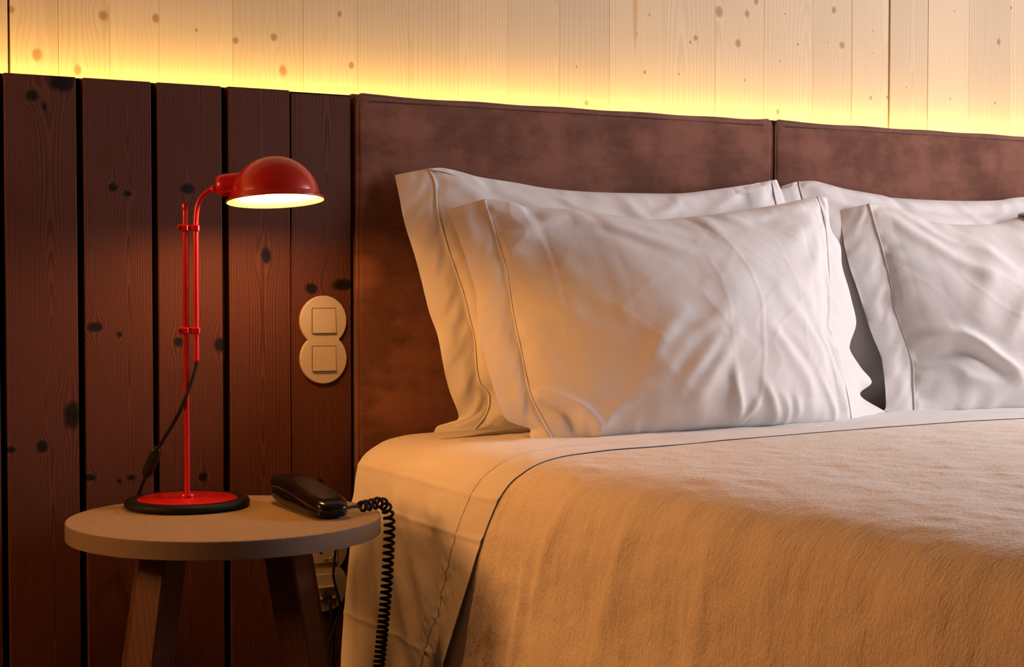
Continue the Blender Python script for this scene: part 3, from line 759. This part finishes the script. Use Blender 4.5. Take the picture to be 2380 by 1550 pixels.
# ------------------------------------------------------------------ round nightstand
TX, TY, TZ, TR, TH = -0.378, -0.324, 0.565, 0.2503, 0.028
table = tag(empty('nightstand', (TX, TY, 0)), 'round beige-topped nightstand on splayed wooden legs beside the bed', 'nightstand')
MB().lathe([(0, TZ), (TR - .0012, TZ), (TR - .0008, TZ - TH), (0, TZ - TH)], 160).build('tabletop', M['laminate'], table, sharp=40)
MB().lathe([(TR - .0012, TZ - .0001), (TR, TZ - .0012), (TR, TZ - TH + .001), (TR - .0012, TZ - TH)], 160).build('shaded_edge', M['edge'], table, sharp=40)  # same tabletop edge, with its shade painted as a darker ring
def leg(name, top, bot, ang, half, mat):
    m_ = MB(); v = []
    for (c, z, h) in ((bot, 0.0, half * 1.05), (top, TZ - TH, half)):
        for k in range(4):
            a = ang + math.pi / 4 + k * math.pi / 2
            for s_ in (-0.06, 0.06):
                v.append((c[0] - TX + h * 1.41 * math.cos(a + s_), c[1] - TY + h * 1.41 * math.sin(a + s_), z))
    f = [tuple(range(7, -1, -1)), tuple(range(8, 16))] + [(k, (k + 1) % 8, 8 + (k + 1) % 8, 8 + k) for k in range(8)]
    return m_.add(v, f).build(name, mat, table, smooth=False)
legwood = [wood('leg_wood', [(-0.0 + 0.03 * i, 0.31, 0.012, 0.016)] if i == 1 else [], 71 + i, (0.085, 0.034, 0.023), (0.045, 0.018, 0.012), (0.03, 0.015, 0.012), freq=150, contrast=0.6) for i in range(4)]
leg('leg', (-0.502, -0.395), (-0.588, -0.44), math.radians(32), 0.025, legwood[0])
leg('leg', (-0.322, -0.435), (-0.255, -0.510), math.radians(38), 0.025, legwood[1])
leg('leg', (-0.248, -0.262), (-0.135, -0.200), math.radians(32), 0.025, legwood[2])
leg('leg', (-0.448, -0.215), (-0.505, -0.145), math.radians(32), 0.025, legwood[3])

# ------------------------------------------------------------------ desk lamp
# local frame: x runs along the arm, z up, origin on the table top at the pole
LX, LY = -0.3950, -0.1850
RT = np.array([math.cos(math.radians(-30)), math.sin(math.radians(-30)), 0])
DEL = math.radians(6)          # the arm swings back towards the wall
lamp = tag(empty('table_lamp', (LX, LY, TZ), math.radians(-30) + DEL), 'red metal table lamp with a domed shade, lit, on the nightstand', 'lamp')
PX = 2.6846 / 3702.0          # metres per photograph pixel at the lamp
base = MB().lathe([(0, .0005), (.100, .0005), (.1035, .003), (.1045, .008), (.1025, .0125), (.098, .0145), (.086, .0150), (.084, .0130), (0, .0130)], 96).build('base', M['rubber'], lamp)
MB().lathe([(0, .0125), (.083, .0125), (.0835, .0140), (.082, .0150), (0, .0152)], 96).build('base_plate', M['red'], base, sharp=50)
MB().lathe([(0, .0150), (.0112, .0150), (.0118, .0160), (.0118, .0205), (.0108, .0218), (0, .0218)], 32).build('hub', M['red'], lamp, sharp=50)
pole_top = 0.5015
MB().lathe([(0, .015), (.0046, .015), (.0046, .30), (.0049, .3005), (.0049, pole_top), (0, pole_top)], 24).build('pole', M['red'], lamp, sharp=50)
MB().lathe([(0, pole_top - .004), (.0056, pole_top - .004), (.0062, pole_top - .003), (.0062, pole_top + .006), (.0054, pole_top + .008), (0, pole_top + .008)], 24).build('pole_cap', M['red'], lamp, sharp=50)
def lz(py): return (1172.0 - py) * PX * 0.9985
KX = 1.0 / math.cos(DEL)
def lxp(px): return (px - 431.5) * PX * KX
def side_pt(px, dep, py):
    a = (px - 431.5) * PX
    return (a * math.cos(DEL) + dep * math.sin(DEL), -a * math.sin(DEL) + dep * math.cos(DEL), lz(py))
arm_pts = [(.0165, 0, .2431), (.0166, 0, .3458), (.0170, 0, .4612), (.0176, 0, .4865), (.0195, 0, .5016), (.0238, 0, .5146), (.0310, 0, .5240), (.0410, 0, .5312), (.0531, 0, .5356)]
arm = MB().tube(crom(arm_pts, 70), 0.0047, 16).build('arm', M['red'], lamp)
MB().lathe([(0, 0), (.0062, 0), (.0064, .010), (0, .010)], 20).build('collar', M['red'], arm, loc=None)
# move the collar to where the arm meets the socket
col = lamp.children[-1] if False else arm.children[0]
col.rotation_euler = (0, math.radians(78), 0); col.location = (.0424, 0, .5325)
for py in (.4685, .2965):
    z = py; c = MB()
    c.bbox(-.0125, .0050, -.0085, .0085, z - .0055, z + .0055, .0016)
    c.bbox(.0040, .0125, -.0060, .0060, z - .0055, z + .0055, .0010)
    c.bbox(.0110, .0232, -.0080, .0080, z - .0055, z + .0055, .0016)
    clip = c.build('clamp', M['red'], lamp, smooth=False)
    sc_ = MB().lathe([(0, 0), (.0022, 0), (.0022, .0016), (.0012, .0016), (.0012, .0006), (0, .0006)], 16)
    s_ = sc_.build('screw', M['hole'], clip); s_.rotation_euler = (math.radians(90), 0, 0); s_.location = (-.0088, -.0082, z)
# shade: rim plane tipped towards the viewer and up on the far side
cx_, cz_ = 0.1495, 0.5181
def rotm(axis, a):
    c, s_ = math.cos(a), math.sin(a)
    return {'x': np.array([[1, 0, 0], [0, c, -s_], [0, s_, c]]), 'y': np.array([[c, 0, s_], [0, 1, 0], [-s_, 0, c]])}[axis]
def rotz(a): return np.array([[math.cos(a), -math.sin(a), 0], [math.sin(a), math.cos(a), 0], [0, 0, 1]])
tilt = np.eye(4); tilt[:3, :3] = rotz(-DEL) @ rotm('y', math.radians(-3.4)) @ rotm('x', math.radians(-5.2)); tilt[:3, 3] = (cx_, 0, cz_)
def dome(t0, R, Hh, lip):
    p = []
    for a in np.linspace(90, 4, 40):
        a = math.radians(a); p.append((R * math.cos(a), Hh * math.sin(a)))
    p += lip
    return p
R0, H0 = 0.0748, 0.0720
outer = dome(0, R0, H0, [(R0 * 1.004, .0045), (R0 * 1.03, .0020), (R0 * 1.075, .0004), (R0 * 1.105, -.0012), (R0 * 1.112, -.0030), (R0 * 1.100, -.0042)])
outer[0] = (0, H0)
shade = MB().lathe(outer + [(R0 * 1.085, -.0038), (R0 * 1.06, -.0014), (R0 * 1.0, .0014), (R0 * .985, .0042)], 96, tilt).build('shade', M['red_shade'], lamp)
inner = [(r * .975, max(h * .975, .0)) for r, h in dome(0, R0, H0, [])] + [(R0 * .990, .0022), (R0 * 1.050, -.0022), (R0 * 1.088, -.0044)]
inner[0] = (0, H0 * .975)
MB().lathe(inner, 96, tilt).build('shade_lining', M['shade_white'], shade)
# lamp holder entering the shade from the arm
sm = np.eye(4); sm[:3, :3] = rotm('y', math.radians(83)); sm[:3, 3] = (.0503, 0, .5385)
MB().lathe([(0, 0), (.010, .0003), (.0150, .0030), (.0180, .0085), (.0190, .0150), (.0190, .070), (0, .070)], 40, sm).build('lamp_holder', M['red'], lamp, sharp=60)
# bulb
bc = np.array([cx_ + 0.001, 0.0, cz_ + 0.017])
bp = [(0.021 * math.sin(a), -0.021 * math.cos(a)) for a in np.linspace(0, math.pi * .82, 14)] + [(.0115, .022), (.0115, .034), (0, .034)]
bp[0] = (0, -0.021)
bmx = np.eye(4); bmx[:3, 3] = bc
MB().lathe(bp, 24, bmx).build('bulb', M['bulb'], lamp)
# power cord with in-line switch
cord_pts = [(.0165, 0, .248), (.0160, 0, .236), (.0130, -.003, .226), side_pt(441, -.004, 890), side_pt(431, -.008, 918), side_pt(409, 0, 962), side_pt(375, .020, 1012), side_pt(354, .030, 1042)]
MB().tube(crom(cord_pts, 60), 0.0031, 8).build('power_cord', M['cord'], lamp)
sw0 = np.array(side_pt(355, .030, 1038)); sw1 = np.array(side_pt(321, .045, 1110))
dirv = (sw1 - sw0); Ls = np.linalg.norm(dirv); dirv /= Ls
sx_ = np.cross(dirv, np.array([-math.sin(DEL), -math.cos(DEL), 0])); sx_ /= np.linalg.norm(sx_); sy_ = np.cross(dirv, sx_)
prof = [(0, .004, .0035), (.004, .0075, .0060), (.012, .0098, .0075), (.030, .0092, .0072), (.042, .0098, .0075), (Ls - .006, .0080, .0062), (Ls, .0045, .0035)]
m_ = MB(); v = []; nn = 20
for (t, a, b_) in prof:
    for k in range(nn):
        an = 2 * math.pi * k / nn; ca, sa = math.cos(an), math.sin(an)
        q = 0.55
        v.append(sw0 + dirv * t + sx_ * a * np.sign(ca) * abs(ca) ** q + sy_ * b_ * np.sign(sa) * abs(sa) ** q)
f = [(i * nn + k, i * nn + (k + 1) % nn, (i + 1) * nn + (k + 1) % nn, (i + 1) * nn + k) for i in range(len(prof) - 1) for k in range(nn)]
f += [tuple(range(nn))[::-1], tuple((len(prof) - 1) * nn + k for k in range(nn))]
isw = m_.add(v, f).build('inline_switch', M['black_matte'], lamp)
m_ = MB(); cc = sw0 + dirv * .021 - sy_ * .0
cord2 = [tuple(sw1), side_pt(313, .050, 1124), side_pt(303, .058, 1146), side_pt(293, .068, 1168), side_pt(290, .09, 1190), side_pt(290, .11, 1225), side_pt(295, .12, 1330)]
MB().tube(crom(cord2, 40), 0.0031, 8).build('power_cord', M['cord'], lamp)

# ------------------------------------------------------------------ telephone on the nightstand
pa, pb = np.array([-0.232, -0.212]), np.array([-0.240, -0.446])
ax_ = (pb - pa); PL = np.linalg.norm(ax_); ax_ /= PL
phone = tag(empty('telephone', (pa[0], pa[1], TZ), math.atan2(ax_[1], ax_[0])), 'black desk telephone with curled cord on the nightstand', 'telephone')
def loft(name, secs, mat, parent, n=40, ex=2.6):
    """secs: (x along, half width, z low, z high)"""
    S_ = crom(np.array(secs), 60); v = []
    for x, w_, a, b_ in S_:
        for k in range(n):
            t = 2 * math.pi * k / n; c, s_ = math.cos(t), math.sin(t)
            v.append((x, w_ * np.sign(c) * abs(c) ** (2 / ex), (a + b_) / 2 + (b_ - a) / 2 * np.sign(s_) * abs(s_) ** (2 / ex)))
    N_ = len(S_)
    f = [(i * n + k, i * n + (k + 1) % n, (i + 1) * n + (k + 1) % n, (i + 1) * n + k) for i in range(N_ - 1) for k in range(n)]
    f += [tuple(range(n))[::-1], tuple((N_ - 1) * n + k for k in range(n))]
    return MB().add(v, f).build(name, mat, parent)
loft('phone_base', [(.008, .010, .016, .022), (.010, .022, .009, .032), (.020, .0285, .004, .036), (.06, .0305, .0005, .036), (.12, .031, .0005, .032), (.18, .031, .0005, .026), (.214, .029, .0008, .023), (.230, .022, .003, .020), (.234, .010, .007, .016)], M['black_gloss'], phone, ex=3.2)
hs = loft('handset', [(-.008, .008, .030, .038), (-.006, .019, .025, .044), (.006, .0255, .022, .0490), (.04, .0285, .022, .0515), (.08, .0290, .021, .0505), (.12, .0295, .018, .0465), (.16, .0305, .014, .0415), (.195, .0305, .010, .0365), (.224, .027, .008, .0300), (.238, .017, .010, .0225), (.241, .007, .013, .018)], M['black_gloss'], phone, ex=3.0)
loft('handset_back', [(.070, .005, .0475, .0510), (.078, .014, .0465, .0520), (.10, .019, .0445, .0508), (.13, .0225, .0405, .0470), (.16, .0235, .0360, .0425), (.19, .0225, .0310, .0378), (.212, .016, .0275, .0338), (.218, .006, .0275, .0310)], M['black_matte'], hs, ex=2.3)
# curled cord: lies on the table, turns over its edge and hangs
path = crom([(-0.2180, -0.432, 0.5790), (-0.190, -0.4200, 0.5800), (-0.170, -0.409, 0.5775), (-0.150, -0.402, 0.5785), (-0.136, -0.397, 0.5790), (-0.1225, -0.390, 0.5690),
             (-0.1155, -0.387, 0.545), (-0.1160, -0.386, 0.50), (-0.120, -0.386, 0.44), (-0.127, -0.386, 0.37), (-0.135, -0.386, 0.30), (-0.141, -0.386, 0.22)], 900)
Lp = np.r_[0, np.cumsum(np.linalg.norm(np.diff(path, axis=0), axis=1))]
Tn = np.gradient(path, axis=0); Tn /= np.linalg.norm(Tn, axis=1)[:, None]
sidev = np.cross(Tn, np.array([0.35, 0.94, 0.0])); sidev /= np.linalg.norm(sidev, axis=1)[:, None]
bin_ = np.cross(Tn, sidev)
ph = 0; helix = []
for i in range(len(path)):
    if i:
        pitch = np.interp(Lp[i], [0, .06, .12, .25, .33, .45], [.0145, .0135, .0125, .0105, .0082, .0072])
        ph += 2 * math.pi * (Lp[i] - Lp[i - 1]) / pitch
    rr = 0.0078 * np.clip((Lp[i] - .034) / .010, 0, 1)
    helix.append((i, ph, rr))
ph_f = np.interp(np.linspace(0, 899, 2600), np.arange(900), [h[1] for h in helix]); rr_f = np.interp(np.linspace(0, 899, 2600), np.arange(900), [h[2] for h in helix])
g = lambda A: np.stack([np.interp(np.linspace(0, 899, 2600), np.arange(900), A[:, k]) for k in range(3)], 1)
hx = g(path) + rr_f[:, None] * (np.cos(ph_f)[:, None] * g(sidev) + np.sin(ph_f)[:, None] * g(bin_))
inv_rot = rotm('x', 0)
ang = -phone.rotation_euler.z
Rz = np.array([[math.cos(ang), -math.sin(ang), 0], [math.sin(ang), math.cos(ang), 0], [0, 0, 1]])
hx = (hx - np.array(phone.location)) @ Rz.T
MB().tube(hx, 0.0026, 8).build('curled_cord', M['cord'], phone)

# ------------------------------------------------------------------ switch plate and socket plate
def figure8(zc, d, r, y0, y1, edge=.0015):
    """outline of two overlapping discs stacked on z, as a plate from y0 (back) to y1 (front)"""
    a0 = math.acos(d / 2 / r); pts = []
    for a in np.linspace(-math.pi / 2 + a0, math.pi * 1.5 - a0, 72): pts.append((r * math.cos(a), d / 2 + r * math.sin(a)))
    pts = pts[:-1]
    for a in np.linspace(math.pi / 2 + a0, math.pi * 2.5 - a0, 72): pts.append((r * math.cos(a), -d / 2 + r * math.sin(a)))
    pts = pts[:-1]; n = len(pts); v = []
    for y, s_ in ((y0, 1.0), (y1 + edge, 1.0), (y1, 1 - edge / r)):
        for x, z in pts:
            cz = d / 2 if z > 0 else -d / 2
            v.append((x * s_, y, cz + (z - cz) * s_))
    f = [(k, (k + 1) % n, n + (k + 1) % n, n + k) for k in range(n)] + [(n + k, n + (k + 1) % n, 2 * n + (k + 1) % n, 2 * n + k) for k in range(n)]
    f += [tuple(range(2 * n, 3 * n)), tuple(range(n))[::-1]]
    return v, f
PLX = -0.0672
sw = tag(empty('light_switch', (PLX, 0.003, 0.8336)), 'ivory double light switch of two joined discs on the plank', 'light switch')
v, f = figure8(0, 0.0712, 0.0473, 0.0, -0.0070)
MB().add(v, f).build('plate', M['plate'], sw, sharp=30)
for dz in (.0356, -.0356):
    r_ = MB().box(-.0242, .0242, -.0074, -.0065, dz - .0242, dz + .0242).build('recess', M['hole'], sw, smooth=False)
    mm = MB().add([(-.0232, -.0072, dz - .0230), (.0232, -.0072, dz - .0230), (.0232, -.0072, dz + .0232), (-.0232, -.0072, dz + .0232),
                   (-.0230, -.0118, dz - .0228), (.0230, -.0118, dz - .0228), (.0230, -.0086, dz + .0230), (-.0230, -.0086, dz + .0230)],
                  [(0, 3, 2, 1), (4, 5, 6, 7), (0, 1, 5, 4), (2, 3, 7, 6), (0, 4, 7, 3), (1, 2, 6, 5)])
    mm.build('rocker', M['plate_edge'], sw, smooth=False)

so = tag(empty('power_socket', (PLX, 0.003, 0.4010)), 'ivory double socket plate low on the wall behind the nightstand', 'power socket')
v, f = figure8(0, 0.0712, 0.0473, 0.0, -0.0070)
MB().add(v, f).build('plate', M['plate'], so, sharp=30)
dz = .0356
ins = MB().bbox(-.0250, .0250, -.0108, -.0060, dz - .0250, dz + .0250, .0008).build('socket_insert', M['plate_edge'], so, smooth=False)
w = MB().lathe([(.0195, -.0002), (.0195, .0003), (.0183, .0003), (.0178, -.0004), (0, -.0004)], 48)
o = w.build('socket_well', M['plate'], ins, sharp=50); o.rotation_euler = (math.radians(90), 0, 0); o.location = (0, -.0110, dz)
for (px_, pz_, rr) in ((-.0095, -.004, .0025), (.0095, .004, .0025)):
    h = MB().lathe([(0, .0), (rr, .0), (rr, .0008), (0, .0008)], 16).build('pin_hole', M['hole'], ins); h.rotation_euler = (math.radians(90), 0, 0); h.location = (px_, -.0113, dz + pz_)
for pz_ in (-.0165, .0165):
    h = MB().bbox(-.003, .003, -.0128, -.0112, pz_ - .002, pz_ + .002, .0004).build('earth_clip', M['metal'], ins, smooth=False); h.location = (0, 0, dz)
dz = -.0356
dat = MB().bbox(-.0232, .0232, -.0098, -.0060, dz - .0232, dz + .0250, .0008).build('data_insert', M['plate_edge'], so, smooth=False)
MB().bbox(-.0225, .0225, -.0150, -.0098, dz - .0010, dz + .0030, .0010).build('cover_lip', M['plate_edge'], dat, smooth=False)
MB().bbox(-.0200, .0200, -.0125, -.0098, dz - .0225, dz - .0195, .0008).build('cover_lip', M['plate_edge'], dat, smooth=False)
MB().box(-.0018, .0018, -.0102, -.0097, dz - .0110, dz - .0085).build('socket_mark', M['hole'], dat, smooth=False)
plugp = MB().bbox(-.0070, .0070, -.0260, -.0098, dz - .0215, dz - .0120, .0015)
plugp.tube([(0, -.024, dz - .018), (.001, -.030, dz - .030), (.004, -.028, dz - .06), (.010, -.022, dz - .11), (.012, -.020, dz - .2)], .0028, 8)
tag(plugp.build('plug', M['cord'], None), 'black plug with its cable in the low socket plate', 'plug').location = so.location
# cable hanging in front of the sockets
cable = MB().tube(crom([(-0.062, -0.060, 0.535), (-0.060, -0.045, 0.47), (-0.062, -0.040, 0.43), (-0.063, -0.036, 0.39), (-0.053, -0.034, 0.352), (-0.049, -0.032, 0.325), (-0.060, -0.030, 0.29), (-0.072, -0.03, 0.24), (-0.075, -0.03, 0.05)], 80), .0026, 8)
MB_ = cable.build('cable', M['cord'], None)
tag(MB_, 'black cable hanging in front of the low socket plate', 'cable')

# ------------------------------------------------------------------ floor lamp by the left wall (warm light from the left)
fl = tag(empty('floor_lamp', (-1.82, -0.25, 0)), 'floor lamp with a drum shade by the left wall, outside the picture', 'lamp')
gm, gb = material('lit_drum_shade', (0.9, 0.8, 0.6), 0.8)
gb.inputs['Emission Color'].default_value = (1.0, 0.42, 0.11, 1); gb.inputs['Emission Strength'].default_value = 22.0
MB().lathe([(0, 0), (.14, 0), (.14, .015), (.02, .025), (0, .025)], 32).build('base', M['rubber'], fl, sharp=40)
MB().lathe([(0, .02), (.011, .02), (.011, 1.15), (0, 1.15)], 16).build('pole', M['rubber'], fl)
MB().lathe([(.22, 1.08), (.17, 1.52), (0, 1.52), (0, 1.516)], 20).build('lamp_shade', gm, fl)
